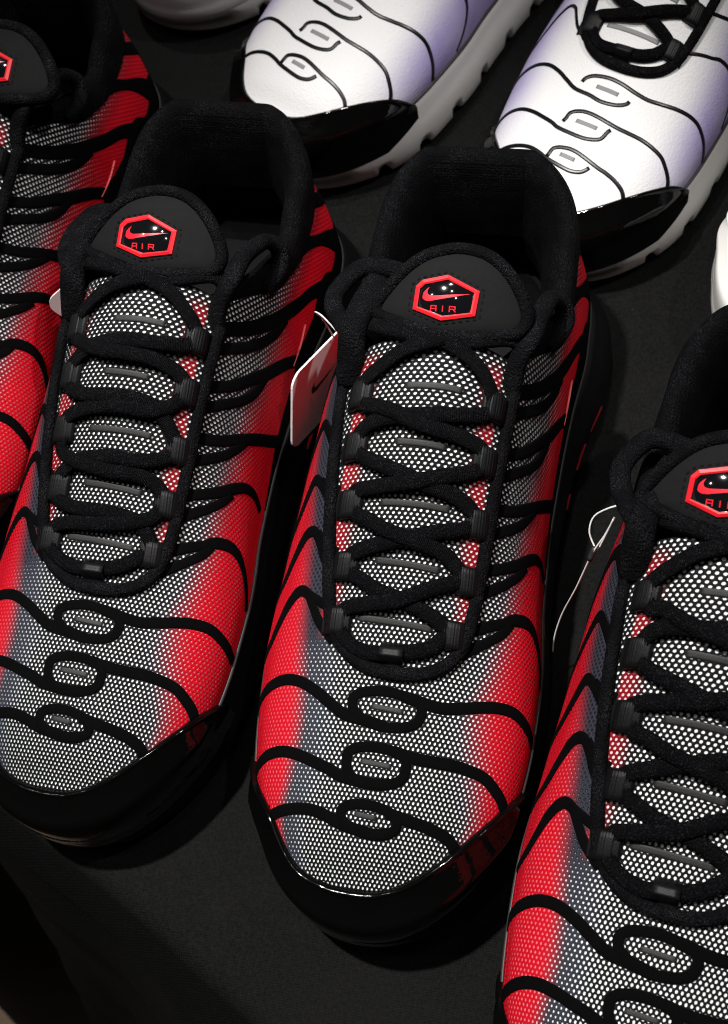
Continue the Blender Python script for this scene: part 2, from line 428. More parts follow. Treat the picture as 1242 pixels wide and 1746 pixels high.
RIBS = [  # side veins: (points, width)
 [(104.5, .327, 4.6), (108.5, .44, 4.2), (111.2, .528, 4.0), (113.8, .595, 4.6), (115.3, .696, 4.8), (114.3, .778, 4.2), (110.5, .845, 3.4), (104.5, .907, 3.0), (97, .97, 2.6)],
 [(95.0, .28, 4.2), (99.9, .373, 4.2), (103.4, .447, 3.6), (107.9, .529, 3.8), (112.0, .58, 3.4)],
 [(124.6, .35, 4.6), (126.6, .408, 4.4), (129.1, .494, 4.2), (132.8, .594, 4.6), (137.4, .69, 4.8), (140.9, .776, 4.4), (141.7, .862, 3.8), (139.0, .94, 3.2)],
 [(115.5, .33, 4.2), (121.4, .457, 4.2), (124.8, .532, 3.8), (129.8, .619, 3.8), (134.5, .68, 3.2)],
 [(146.5, .38, 4.8), (150, .535, 4.4), (155, .655, 4.8), (161.0, .775, 5.2), (167.5, .895, 5.4), (172.0, .96, 5.4)],
 [(137.0, .37, 4.4), (142.4, .505, 4.2), (146.3, .587, 4.0), (151.7, .664, 4.0), (157.0, .725, 3.2)],
 [(165.5, .42, 5.0), (168.8, .50, 4.6), (173.8, .592, 4.8), (185.9, .736, 5.8), (196.7, .828, 6.0), (203.0, .878, 5.6), (210, .94, 6)],
 [(157.0, .41, 4.4), (164.3, .550, 4.2), (170.5, .65, 4.2), (178.0, .72, 4.4), (187.0, .762, 3.6)],
 [(188.5, .45, 5.6), (196.7, .589, 5.8), (208.2, .706, 6.4), (223.0, .792, 6.6), (237.0, .845, 6.6), (245, .895, 8), (250, .945, 12)],
 [(179.5, .43, 4.6), (187.9, .577, 4.6), (195.4, .669, 4.6), (204.8, .738, 4.8), (215, .775, 4)],
 [(270, .665, 6), (279, .735, 6.5), (287.0, .80, 7), (292, .87, 9), (297, .95, 12)],
 [(289.0, .655, 5), (295.0, .72, 6), (300, .81, 7), (303, .92, 9)],
 # medial side
 [(93.0, -.86, 2.8), (98.5, -.74, 3.2), (104.5, -.665, 3.6), (111.0, -.595, 4.2), (114.7, -.52, 4.4), (113.0, -.455, 4.2), (108.3, -.41, 3.8), (102.8, -.36, 4.0), (98.5, -.30, 4.4), (96, -.27, 4.2)],
 [(113.8, -.47, 3.4), (110.4, -.385, 3.6), (107.0, -.30, 4.0)],
 [(114, -.86, 2.8), (121, -.72, 3.4), (128.5, -.635, 3.8), (134.8, -.56, 4.4), (135.5, -.49, 4.4), (130.8, -.435, 4.0), (124.6, -.385, 4.0), (119.8, -.33, 4.4)],
 [(134.5, -.455, 3.4), (129.4, -.39, 3.6), (126.4, -.32, 4.0)],
 [(136, -.86, 2.8), (143, -.72, 3.6), (150.5, -.63, 4.0), (155.5, -.57, 4.4), (152.3, -.50, 4.2), (146.5, -.43, 4.2), (140.5, -.36, 4.4)],
 [(153.5, -.50, 3.4), (149.5, -.42, 3.8), (147.5, -.36, 4.0)],
 [(160, -.86, 3), (167, -.74, 3.8), (174, -.66, 4.2), (177.5, -.60, 4.4), (172.5, -.53, 4.4), (165.5, -.46, 4.4), (160, -.40, 4.4)],
 [(184, -.88, 4), (192, -.76, 5), (199.5, -.68, 6), (200.5, -.60, 6), (192, -.52, 5.5), (182.5, -.45, 5)],
 [(206, -.92, 8), (214.0, -.86, 7), (226, -.79, 7), (238, -.74, 7)],
]
PANEL_LOW = [(199, .44), (203.4, .496), (213.6, .611), (221.7, .678), (228.4, .70), (238, .706), (248.7, .737), (258.8, .808), (266, .90), (268.5, .96)]
PANEL_TOP = [(199, .37), (205, .43), (214, .51), (224, .57), (234, .60), (244, .625), (252, .68), (259, .745), (270, .82), (282, .92)]
COUNTER = pchip([140, 155, 170, 185, 201, 210, 220, 230, 238, 246, 252, 260, 266, 272, 278, 285, 291, 300, 306], [.99, .975, .95, .94, .935, .90, .915, .91, .885, .865, .88, .925, .92, .865, .875, .91, .86, .86, .85])
CORD = [(189.5, -.455), (179.5, -.448), (168.9, -.432), (157.0, -.415), (142.4, -.389), (129.8, -.362), (117.1, -.332), (105.2, -.297), (97.9, -.255), (91.9, -.185), (87.9, -.094), (86.6, .028), (87.9, .150), (91.9, .245), (98.6, .306), (105.9, .335), (122.5, .369), (139.7, .392), (155.6, .406), (170, .418), (188.5, .432)]
LOOPS_L = [(103.2, -.234), (121.8, -.238), (142.4, -.262), (161.6, -.281), (179.5, -.300)]
LOOPS_R = [(102.5, .239), (121.1, .280), (140.4, .305), (161.0, .305), (179.5, .310)]
BARS = [[(104.5, -.167), (103.2, .164)], [(123.8, -.128), (122.5, .168)], [(142.6, -.143), (142.4, .182)], [(162.3, -.116), (161.6, .125)], [(180.9, -.113), (180.9, .163)]]
GUARD = [(58.0, -1.0), (52.1, -.925), (45, -.80), (36.8, -.677), (29, -.638), (23.8, -.60), (17.6, -.500), (13.9, -.282), (13.3, .024), (15.7, .238), (23.1, .427), (31.9, .551), (41.0, .660), (50.1, .790), (56.0, .93), (58.5, 1.0)]
RS = pchip([0, 20, 38, 55, 75, 92, 114, 135, 160, 190, 220, 306], [.55, .55, .53, .43, .37, .44, .52, .58, .64, .72, .70, .55])
RF = pchip([0, 20, 44, 57, 75, 95, 115, 138, 165, 200, 234, 306], [.80, .74, .69, .65, .57, .62, .69, .76, .82, .83, .80, .7])
LS = pchip([0, 29, 47, 68, 100, 133, 170, 220, 306], [.50, .42, .29, .25, .26, .28, .32, .4, .4])
LF = pchip([0, 29, 47, 68, 100, 133, 170, 220, 306], [.72, .66, .52, .46, .50, .56, .66, .70, .70])
TC = pchip([196, 206, 220, 245, 275, 299], [.36, .46, .56, .62, .62, .60])
Y_OPEN, Y_BACK = 198., 299.
def sstep(a, b, x):
    q = np.clip((x-a)/(b-a+1e-9), 0, 1); return q*q*(3-2*q)
def upper_attrs(y, t):
    r = sstep(RS(y)-.03, RF(y)+.02, t); l = sstep(LF(y)-.10, LF(y)+.03, -t)
    red = np.maximum(r, l)
    ct = np.interp(y, [86, 92, 98, 105, 117, 130, 142, 157, 189], [0, .18, .25, .295, .33, .36, .387, .413, .452])
    outside = np.where((y > 87) & (np.abs(t) < ct), 0., 1.)
    slate = np.maximum(sstep(LS(y)-.05, LS(y)+.08, -t), .55*sstep(RS(y)-.10, RS(y)+.05, t))*outside
    # inside the lacing the edges of the tongue are red as well
    thr = sstep(.24, .33, np.abs(t))*sstep(96, 104, y)*(1-sstep(188, 196, y))*(np.abs(t) < .36)*.45
    red = np.maximum(red, thr)
    hole = np.ones_like(y)
    hole *= 1 - .20*r - .16*l - outside*.30*sstep(LS(y)-.02, LS(y)+.10, -t)*(1-l)*(1+1.3*sstep(88, 102, y))
    hole *= 1 - sstep(205, 232, y)*sstep(.70, .84, np.abs(t))
    hole *= 1 - .9*sstep(.90, 1.0, np.abs(t))
    return red, slate, hole
def lavender(y, t):
    f = sstep(30, 75, y)
    r = np.maximum(sstep(.40, .78, t)*1., sstep(.34, .72, -t)*.95)*f
    return r, r*0, r*0+1
def upper_grid(off, lav=False):
    ys = np.r_[np.linspace(0, 1, 26)[:-1]**2*20, np.linspace(20, Y_OPEN, 150)]
    nt_ = 121
    ts = np.linspace(-1, 1, nt_)
    V, F, UV, AT = [], [], [], []
    base = 0
    def add(Y, T):
        nonlocal base
        P = S(Y, T, off)
        # arc length across from the top line, arc length along the top line
        Q = S(Y, T)*1000
        seg = np.linalg.norm(np.diff(Q, axis=1), axis=2); arc = np.c_[np.zeros(len(Q)), np.cumsum(seg, 1)]
        # shift so that u=0 sits on the top line
        t0 = np.array([np.interp(0, T[i], arc[i]) if T[i, 0] < 0 < T[i, -1] else (arc[i, -1]+TOPARC(Y[i, 0]) if T[i, 0] < 0 else -TOPARC(Y[i, 0])) for i in range(len(Y))])
        u = arc - t0[:, None]; u = u + np.sign(u)*(HARC0-HARC(Y))*.75*np.abs(T); v = np.repeat(VARC(Y[:, :1]), Y.shape[1], 1)
        V.append(P.reshape(-1, 3)); UV.append(np.stack([u, v], -1).reshape(-1, 2))
        r, s, h = lavender(Y.ravel(), T.ravel()) if lav else upper_attrs(Y.ravel(), T.ravel()); AT.append(np.stack([r, s, h], 1))
        F.extend([tuple(i+base for i in f) for f in grid_faces(*Y.shape)])
        base += P.reshape(-1, 3).shape[0]
    Y, T = np.meshgrid(ys, ts, indexing='ij'); add(Y, T)
    y2 = np.linspace(Y_OPEN, Y_BACK, 84)
    for sgn in (-1, 1):
        k = np.linspace(0, 1, 44)
        tc = TC(y2)
        T2 = (-1 + k[None]*(1-tc[:, None])) if sgn < 0 else (tc[:, None] + k[None]*(1-tc[:, None]))
        add(np.repeat(y2[:, None], 44, 1), T2)
    y3 = Y_BACK + (LEN*1000-Y_BACK)*np.sin(np.linspace(0, math.pi/2, 12))
    Y, T = np.meshgrid(y3, np.linspace(-1, 1, 81), indexing='ij'); add(Y, T)
    A = np.vstack(AT)
    return np.vstack(V), F, np.vstack(UV), dict(red=A[:, 0], slate=A[:, 1], hole=A[:, 2])
_yy = np.linspace(0, LEN*1000, 400); _top = S(_yy, np.zeros_like(_yy))*1000
_va = np.r_[0, np.cumsum(np.linalg.norm(np.diff(_top, axis=0), axis=1))]
VARC = lambda y: np.interp(y, _yy, _va)
_ha = np.array([np.linalg.norm(np.diff(S(np.full(60, q), np.linspace(0, 1, 60))*1000, axis=0), axis=1).sum() for q in _yy])
_ha = np.where(_yy < 45, np.interp(45, _yy, _ha), _ha); HARC = lambda y: np.interp(y, _yy, _ha); HARC0 = HARC(90.)
def TOPARC(y):
    q = S(np.full(30, y), np.linspace(0, TC(y), 30))*1000
    return np.linalg.norm(np.diff(q, axis=0), axis=1).sum()

# ---- feather loop and sole
_u = np.linspace(0, 1, 190)
_ys = LEN*1000/2*(1-np.cos(math.pi*_u))
LOOP_Y = np.r_[_ys[::-1], _ys[1:-1]]; LOOP_S = np.r_[-np.ones(len(_ys)), np.ones(len(_ys)-2)]
LOOP = S(LOOP_Y, LOOP_S)
LOOP = np.stack([LOOP[:, 0], LOOP[:, 1], LOOP[:, 2]], 1)
_q = resample(LOOP, n=420, closed=True); LOOP = _q            # even spacing, starts at heel, runs down the left side to the toe and back on the right
_T = np.roll(LOOP, -1, 0)-np.roll(LOOP, 1, 0); _T[:, 2] = 0; _T = unit(_T)
LOOP_N = np.stack([_T[:, 1], -_T[:, 0], np.zeros(len(_T))], 1)
if (LOOP_N[105] @ np.array([-1, 0, 0])) < 0: LOOP_N = -LOOP_N
OUT_R = pchip([0, 60, 100, 150, 190, 215, 236, 260, 285, 306], [1.6, 2.2, 2.4, 2.6, 3.6, 5.8, 9, 10, 8, 6])
OUT_L = pchip([0, 60, 100, 150, 190, 236, 260, 285, 306], [1.6, 2.2, 2.0, 2.6, 4, 7, 8, 7, 6])
def loop_out():
    y = np.clip(LOOP[:, 1]*1000, 0, LEN*1000)
    return np.where(LOOP[:, 0] > XC(y)/1000, OUT_R(y), OUT_L(y)), y
def sole_rows(white):
    o, y = loop_out(); zb = LOOP[:, 2]*1000
    spring = 7*np.clip(1-y/70, 0, 1)**2
    d = np.r_[0, np.cumsum(np.linalg.norm(np.diff(LOOP, axis=0), axis=1))]*1000
    notch = np.zeros_like(d)
    if white:
        o = o + 1.2*np.clip(y/60, 0, 1)
        ph = (d % 27.)/27.
        notch = 1.7*np.clip(np.minimum((ph-.36)/.06, (.66-ph)/.10), 0, 1)*np.clip((y-28)/18, 0, 1)
        scal = np.maximum(0, np.sin(ph*2*math.pi))
    else:
        ph = (d % 19.)/19.
        notch = .6*np.clip(np.minimum((ph-.45)/.06, (.6-ph)/.06), 0, 1)*np.clip((y-45)/18, 0, 1)
    rows = []
    for ko, add, z in ((0, -2.5, zb+1.5), (.1, -.2, zb+.8), (.30, .2, zb*.86), (.62, .2, zb*.70), (.80, .1, zb*.62), (.97, .3, zb*.50), (1, .4, zb*.36), (1, .2, spring+9.5), (1, -.3-2.2*notch*white, spring+3.0+4.5*notch), (1, -1.6-3*notch*white, spring+.8+6*notch), (1, -6-4*notch*white, spring+.2+6*notch)):
        P = LOOP.copy(); P = P + LOOP_N*((o*ko+add)/1000)[:, None]; P[:, 2] = z/1000
        rows.append(P)
    return np.stack(rows, 0)
def sole_mesh(white):
    R = sole_rows(white); nr, n = R.shape[:2]
    V = R.reshape(-1, 3); F = grid_faces(nr, n, close_c=True)
    c = len(V); V = np.vstack([V, [[0, .15, .004], [0, .15, .034]]])
    F += [((nr-1)*n+j, (nr-1)*n+(j+1) % n, c) for j in range(n)]
    F += [(j, c+1, (j+1) % n) for j in range(n)]
    return V, F
def guard_mesh(low):
    B = catmull(np.array(GUARD)); B = resample(B, n=110, key=lambda Q: S(Q[:, 0], Q[:, 1]))
    yl = np.r_[60*np.linspace(1, 0, 90)**2, 60*np.linspace(0, 1, 90)[1:]**2]; sd = np.r_[-np.ones(90), np.ones(89)]
    Fe = S(yl, sd); Fe = resample(Fe, n=110)
    T = np.gradient(Fe, axis=0); T[:, 2] = 0; T = unit(T); N = np.stack([T[:, 1], -T[:, 0], 0*T[:, 0]], 1)
    if N[55, 1] > 0: N = -N
    b0 = S(B[:, 0], B[:, 1], -.0006); b1 = S(B[:, 0], B[:, 1], .0011); sy, st, n = frame(B[:, 0], B[:, 1])
    o = np.where(Fe[:, 0] > 0, OUT_R(np.clip(Fe[:, 1]*1000, 0, 300)), OUT_L(np.clip(Fe[:, 1]*1000, 0, 300)))/1000
    down = unit(Fe - b1); gap = np.linalg.norm(Fe-b1, axis=1)[:, None]
    end = np.clip(np.minimum(np.arange(110), np.arange(110)[::-1])/14, 0, 1)[:, None]
    def at(h, outm, z=None):
        P = b1 + (Fe-b1)*h + unit(n+N)*(outm/1000*end + .22*gap*4*h*(1-h)*(.25+.75*end))
        return P
    rows = [b0, b1, b1 + n*.0015 + down*np.minimum(gap*.1, .0007), b1 + n*.0016 + down*np.minimum(gap*.2, .0018), b1 + n*.0002 + down*np.minimum(gap*.3, .0030), at(.45, 2.2), at(.75, 2.4)]
    for ko, add, z in ((1, 0.5, .0335), (1, .9, .028), (1, .55, .0255), (1, .9, .0235), (1, 1.0, .018), (1, .6, low)):
        P = Fe + N*(o*ko+add*end[:, 0]/1000)[:, None]; P[:, 2] = z + (0 if z > low else 0)
        rows.append(P)
    P = Fe - N*.004; P[:, 2] = low-.001; rows.append(P)
    R = np.stack(rows, 0)
    gy, gt = np.meshgrid(np.linspace(.5, 80, 130), np.linspace(-.99, .99, 130), indexing='ij')
    GP = S(gy, gt).reshape(-1, 3); GN = frame(gy.ravel(), gt.ravel())[2]
    for i in range(4, 7):
        for j in range(R.shape[1]):
            k = ((GP-R[i, j])**2).sum(1).argmin(); d = (R[i, j]-GP[k]) @ GN[k]
            if d < .0013: R[i, j] += GN[k]*(.0013-d)
    return R.reshape(-1, 3), grid_faces(R.shape[0], R.shape[1])

# ---- collar
def rim_path():
    y = np.linspace(Y_OPEN-1, Y_BACK, 60)
    L_ = S(y, -TC(y)); Rr = S(y[::-1], TC(y[::-1]))
    tb = np.linspace(-.6, .6, 30)[1:-1]; Bk = S(np.full(28, Y_BACK), tb)
    P = np.vstack([L_, Bk, Rr]); P = resample(P, n=150)
    for _ in range(7):
        Q = P.copy(); Q[1:-1] = (P[:-2]+2*P[1:-1]+P[2:])/4; P = Q
    tz = np.interp(P[:, 1], [.235, .25, .275, .288, .297], [.0, .086, .0925, .097, .099])
    P[:, 2] = np.maximum(P[:, 2], tz)
    for _ in range(4):
        Q = P.copy(); Q[1:-1] = (P[:-2]+2*P[1:-1]+P[2:])/4; P = Q
    return P
def collar_mesh():
    P = rim_path(); T = np.gradient(P, axis=0); T[:, 2] = 0; T = unit(T)
    out = np.cross(np.array([0, 0, 1.]), T)
    k = np.linspace(0, 1, len(P)); e = np.clip(np.minimum(k, 1-k)/.12, 0, 1)
    prof = [(2.5, -27), (3.6, -18), (4.0, -9), (3.4, -2.5), (1.6, 1.0), (-.8, 1.8), (-3.4, 1.0), (-5.4, -2.0), (-7.2, -7.0), (-9.2, -15), (-11, -26), (-12, -38), (-11, -52)]
    V = np.stack([P + out*(a*(.55+.45*e)/1000)[:, None] + np.array([0, 0, 1.])*(b*(.6+.4*e)/1000)[:, None] for a, b in prof], 1)
    d = np.r_[0, np.cumsum(np.linalg.norm(np.diff(P, axis=0), axis=1))]*1000
    pl = np.r_[0, np.cumsum(np.linalg.norm(np.diff(np.array(prof), axis=0), axis=1))]
    uv = np.stack(np.broadcast_arrays(d[:, None], pl[None]), -1).reshape(-1, 2)
    return V, uv

# ---- tongue pad plane
TO = np.array([.0065, .211, .1245]); TSL = math.atan(.45)
TE1 = np.array([1., 0, 0]); TE2 = np.array([0, math.cos(TSL), math.sin(TSL)]); TN = np.cross(TE1, TE2)
PAD = [(-25.5, -4.2), (-22.2, 1.7), (-16.9, 8.3), (-10.3, 14.0), (-3.3, 16.9), (3.7, 17.9), (11.8, 16.4), (18.4, 12.1), (23.3, 6.2), (26.5, .2), (27.6, -5.4), (24.9, -9.6), (18.8, -11.2), (10, -12.2), (-.6, -12.6), (-9.8, -10.8), (-17.2, -8.6), (-23.4, -6.6)]
HEXO = [(-11.6, 3.9), (-9.4, 6.2), (-.2, 8.5), (11.6, 3.3), (10.7, -5.7), (-1.4, -8.1), (-12.1, -4.5)]
HEXI = [(-10.0, 2.9), (-8.4, 4.6), (-.1, 6.7), (9.7, 2.5), (8.9, -4.6), (-.9, -6.4), (-10.4, -3.5)]
SWOOSH = [(-6.6, 3.8), (-7.3, 2.1), (-7.0, 1.1), (-5.6, .6), (-2.0, .9), (2.5, 1.45), (8.5, 2.15), (2.6, .55), (-1.9, -.45), (-5.5, -1.25), (-7.8, -1.3), (-8.9, -.3), (-8.8, 1.5), (-7.9, 2.8)]
def tp(u, v, h=0.):
    """pad coordinates (mm) -> shoe coordinates; the pad arches over the foot"""
    u = np.asarray(u, float); v = np.asarray(v, float)
    hh = h - .0055*u*u - .010*np.clip(np.abs(v)-4, 0, None)**2
    return TO + (u[..., None]*TE1 + v[..., None]*TE2 + np.asarray(hh)[..., None]*TN)/1000
def rings(poly, levels, center_h):
    """stack of scaled outlines (scale, h) closed by a centre point"""
    P = np.asarray(poly, float); c = P.mean(0); n = len(P); V = []
    for s, h in levels:
        Q = c + (P-c)*s; V.append(tp(Q[:, 0], Q[:, 1], h))
    V = np.vstack(V + [tp(c[0:1], c[1:2], center_h)])
    F = grid_faces(len(levels), n, close_c=True); k = len(V)-1; b = (len(levels)-1)*n
    F += [(b+j, b+(j+1) % n, k) for j in range(n)]
    return V, F
def stroke(pts, w, h, closed=False):
    """flat stroke in pad coordinates, a thin raised strip"""
    P = np.asarray(pts, float); T = np.gradient(P, axis=0); T = unit(T); N = np.stack([-T[:, 1], T[:, 0]], 1)
    a, b = P+N*w/2, P-N*w/2
    V = np.vstack([tp(a[:, 0], a[:, 1], h), tp(b[:, 0], b[:, 1], h)]); n = len(P)
    return V, [(i, i+1, n+i+1, n+i) for i in range(n-1)]
def domeh(u, v): return 1.9 - .0125*(u*u + 1.6*v*v)

def lace_paths(style, rr):
    a1 = []; a2 = []
    j = lambda s: rr.uniform(-s, s)
    if style == 0:
        bot = [(98.6, -.223, 3.0), (94.6, -.161, 3.0), (92.8, -.081, 3.2), (93.4, 0., 3.4), (94.4, .079, 3.2), (97.2, .163, 3.0), (101.2, .208, 3.0)]
        xa = [[(107.2, -.235, 2.6), (108.9, -.15, 3.4), (111.6, -.01, 5.4), (116.5, .132, 3.6), (119.6, .235, 2.8)],
              [(125.1, .238, 2.6), (128.4, .159, 3.2), (130.8, .04, 4.6), (134.0, -.085, 5.0), (136.6, -.17, 3.4), (138.6, -.245, 2.8)],
              [(145.9, -.262, 2.6), (147.4, -.17, 3.2), (149.7, -.02, 5.2), (152.2, .126, 3.6), (156.8, .285, 2.8)],
              [(164.6, .29, 2.6), (165.6, .2, 3.2), (168.0, .0, 4.4), (171.6, -.126, 5.2), (174.6, -.23, 3.4), (175.6, -.285, 2.8)],
              [(183.5, -.305, 2.8), (188.2, -.223, 3.4), (192.8, -.116, 4.0), (196.5, .03, 4.0)]]
        xb = [[(105.6, .205, 2.6), (108.5, .122, 3.0), (111.2, .03, 3.0), (113.8, -.086, 3.2), (117.1, -.17, 3.0), (119.4, -.225, 2.8)],
              [(125.3, -.235, 2.6), (127.8, -.16, 3.2), (131.3, -.013, 3.4), (134.8, .14, 3.6), (137.4, .25, 2.8)],
              [(144.6, .272, 2.6), (147.3, .185, 3.2), (148.9, .058, 3.2), (152.3, -.075, 4.0), (155.6, -.19, 3.4), (158.3, -.27, 2.8)],
              [(165.6, -.28, 2.6), (169.2, -.2, 3.4), (170.6, -.02, 4.0), (172.6, .15, 3.6), (175.8, .29, 2.8)],
              [(183.5, .30, 2.8), (188.8, .225, 3.2), (192.8, .148, 3.4), (196.5, .02, 3.0)]]
    else:
        bot = [(98.8, -.22, 3.0), (95.2, -.15, 3.0), (93.6, -.07, 3.2), (93.8, 0., 3.4), (95.0, .09, 3.2), (97.6, .165, 3.0), (101, .208, 3.0)]
        yl = [p[0] for p in LOOPS_L]; xa = []; xb = []
        for k in range(5):
            y0 = yl[k]; a = .235 + .013*k; s = 1 if k % 2 == 0 else -1
            d = 18.6
            if k < 4:
                xa.append([(y0+4.0, -s*a, 2.8), (y0+6.6+j(.6), -s*.16, 3.6), (y0+7.2+j(.8), -s*.0, 4.6+j(.4)), (y0+8.6+j(.6), s*.15, 4.8), (y0+12.6, s*(a+.01), 3.2)])
                xb.append([(y0+4.6, s*a, 2.8), (y0+9.8+j(.5), s*.17, 3.2), (y0+11.4+j(.8), s*.02, 3.6), (y0+11.8+j(.6), -s*.14, 4.2), (y0+14.4, -s*(a+.01), 3.2)])
            else:
                xa.append([(y0+4, -.305, 2.8), (y0+8.5, -.22, 3.4), (y0+13, -.11, 4.0), (y0+16.5, .03, 4.0)])
                xb.append([(y0+4, .30, 2.8), (y0+9.5, .225, 3.2), (y0+13.2, .14, 3.4), (y0+16.5, .02, 3.0)])
    def join(first, xs, startside):
        P = list(first); sd = startside
        for k in range(5):
            lp = (LOOPS_L if sd < 0 else LOOPS_R)[k]
            P.append((lp[0], lp[1] + sd*.012, 2.4)); P += xs[k]; sd = -sd
        return P
    def fix(P):
        return [(y+j(.35), t+j(.006), h+j(.15)) for y, t, h in P]
    A_ = join(bot[3::-1], xa, -1); B_ = join(bot[3:], xb, 1)
    return fix(A_), fix(B_)
def lace_mesh(P, w=5.7, h=2.3):
    P = catmull(np.array(P)); P = resample(P, step=1.6, key=lambda Q: S(Q[:, 0], Q[:, 1])*1000)
    pts = np.stack([S(P[i, 0], P[i, 1], P[i, 2]*.82/1000) for i in range(len(P))])
    n = frame(P[:, 0], P[:, 1])[2]
    return sweep(pts, n, oval(w/1000, h/1000, 10))
def tube3(pts, w, h, step=.0016, up=(0, 0, 1), k=10):
    P = resample(catmull(np.array(pts, float)/1000), step=step)
    return sweep(P, np.array(up, float), oval(w/1000, h/1000, k))

# ---------------------------------------------------------------- one shoe
def build_shoe(kind, style, seed, tongue_dx=0.):
    """kind: 'red' or 'white'; returns list of (name, mesh, [sub-parts], offset)"""
    rr = random.Random(seed)
    white = kind != 'red'
    out = []
    def add(name, V, F, mat, subs=None, **kw):
        e = [name, mesh_data(name, V, F, mat, **kw), []]; out.append(e); return e
    V, F = sole_mesh(white); sole = add('sole', V, F, M['white_sole' if white else 'sole'])
    if white:
        V, F, UV, AT = upper_grid(0., True); up = add('upper', V, F, M['white_leather'], uvs=UV, attrs=AT)
    else:
        V, F, UV, AT = upper_grid(-.0005); up = add('upper_lining', V, F, M['liner'], uvs=UV, attrs=AT)
        V, F, UV, AT = upper_grid(0.); net = add('mesh_upper', V, F, M['net'], uvs=UV, attrs=AT)
    V, F = guard_mesh(.017 if white else .013); add('toe_guard', V, F, M['patent'])
    # welt line round the foot of the upper
    P = LOOP + LOOP_N*.0004; P = P + np.array([0, 0, .0006])
    V, F, uv = sweep(P, np.array([0, 0, 1.]), oval(.0017, .0022, 6, 1.), closed=True); add('welt', V, F, M['welt'])
    if not white:
        o, y = loop_out()
        for ya, yb in ((223, 236), (204, 217), (185, 192.5)):
            yy = np.linspace(ya, yb, 9); c = S(yy, np.ones(9)); R_ = []
            hgt = np.sin(np.linspace(.15, math.pi-.15, 9))
            for dx, z in ((-1, 0), (.8, .25), (1.0, .5), (.8, .75), (-1, 1)):
                Q = c.copy(); Q[:, 0] += (OUT_R(yy)+dx)/1000; Q[:, 2] = (8+(z-.5)*2*3.0*hgt+3)/1000; R_.append(Q)
            R_ = np.stack(R_, 0); sole[2].append(('insert', mesh_data('insert', R_.reshape(-1, 3), grid_faces(5, 9), M['insert'])))
    # fused waves, rings, bars, veins
    for w in WAVES:
        if not white:
            wd = 4.3
            V, F = ribbon(w['left'][:-1] + [w['ring'][-3], w['ring'][-4]], wd); add('toe_wave', V, F, M['rib'])
            V, F = ribbon(w['ring'], 3.7, closed=True, base=.06); add('toe_ring', V, F, M['rib'])
            V, F = ribbon(w['right'], wd); add('toe_wave', V, F, M['rib'])
            V, F = ribbon(w['bar'], 1.9, .3); add('toe_bar', V, F, M['bar'])
        else:
            r = w['ring']; n = len(r)
            low = w['left'][:-1] + [r[-3], r[-4], r[-5], r[6], ((r[6][0]*.5+r[5][0]*.5), r[6][1]+.012)]
            top = [(r[0][0]-2.2, r[0][1]-.012), r[0], r[1], r[2], r[3]] + w['right'][1:]
            V, F = ribbon(low, 2.0, .6); add('toe_wave', V, F, M['gloss_rib'])
            V, F = ribbon(top, 2.0, .6); add('toe_wave', V, F, M['gloss_rib'])
            V, F = ribbon(w['bar'], 2.2, .2); add('toe_bar', V, F, M['grey_bar'])
    for r in RIBS:
        if white:
            if len(r) <= 5: continue
            r = [(a, b, min(c*.42, 2.6)) for a, b, c in r]
        V, F = ribbon(r, height=.45); add('side_rib', V, F, M['gloss_rib' if white else 'rib'])
    if not white:
        for sd in (1, -1):
            lo, hi_ = resample(catmull(np.array(PANEL_LOW)), n=60), resample(catmull(np.array(PANEL_TOP)), n=60)
            k = np.linspace(0, 1, 12)[:, None, None]; G_ = lo[None]*(1-k)+hi_[None]*k
            e_ = np.minimum(np.linspace(0, 1, 12), np.linspace(1, 0, 12))[:, None]*np.ones((1, 60))
            V = S(G_[..., 0], G_[..., 1]*sd, np.where(e_ < .01, -.0002, .0005)); add('quarter_panel', V.reshape(-1, 3), grid_faces(12, 60), M['rib'])
            yc = np.linspace(142, 304, 110); k = np.linspace(0, 1, 9); te = COUNTER(yc)
            G_ = te[:, None] + (1-te[:, None])*k[None]
            V = S(np.repeat(yc[:, None], 9, 1), G_*sd, np.where(k < .01, -.0002, .0005)[None]*np.ones((110, 1))); add('heel_counter', V.reshape(-1, 3), grid_faces(110, 9), M['rib'])
        V, F = ribbon([(224, .885), (214, .905), (204, .905)], .5, .7); add('seam', V, F, M['seam'])
    for b_ in BARS:
        V, F = ribbon(b_, 2.4, .35); add('tongue_bar', V, F, M['grey_bar' if white else 'bar'])
    # throat cord
    C_ = catmull(np.array(CORD)); C_ = resample(C_, step=1.6, key=lambda Q: S(Q[:, 0], Q[:, 1])*1000)
    V, F, uv = sweep(S(C_[:, 0], C_[:, 1], .0013), frame(C_[:, 0], C_[:, 1])[2], oval(.0050, .0038, 10)); add('throat_cord', V, F, M['cord'], uvs=uv)
    # webbing loops
    def loop_part(y0, t0, sd):
        sy, st, n = frame(np.array(y0), np.array(t0)); mmt = np.linalg.norm(st)*1000
        nl = 30; q = np.linspace(0, 1, nl)
        lat = 8.6 - 12.0*q                                     # mm outward of the loop centre
        hgt = .6 + 3.3*np.sin(np.clip((q-.12)/.88, 0, 1)*math.pi)**.62 + np.where((q > .42) & (q < .97), .38*np.sin(q*75), 0)
        rows = []
        for k, (dy, dh) in enumerate(((-5.0, -2.4), (-4.8, -.9), (-4.2, -.15), (-2.5, .1), (0, .15), (2.5, .1), (4.2, -.15), (4.8, -.9), (5.0, -2.4))):
            rows.append(np.stack([S(y0+dy, t0+sd*l/mmt, max(.0003, (h+dh)/1000)) for l, h in zip(lat, hgt)]))
        R_ = np.stack(rows, 0)
        add('lace_loop', R_.reshape(-1, 3), grid_faces(9, nl), M['tape'])
    for (y0, t0) in LOOPS_L: loop_part(y0, t0, -1)
    for (y0, t0) in LOOPS_R: loop_part(y0, t0, 1)
    # bottom tape
    rows = []
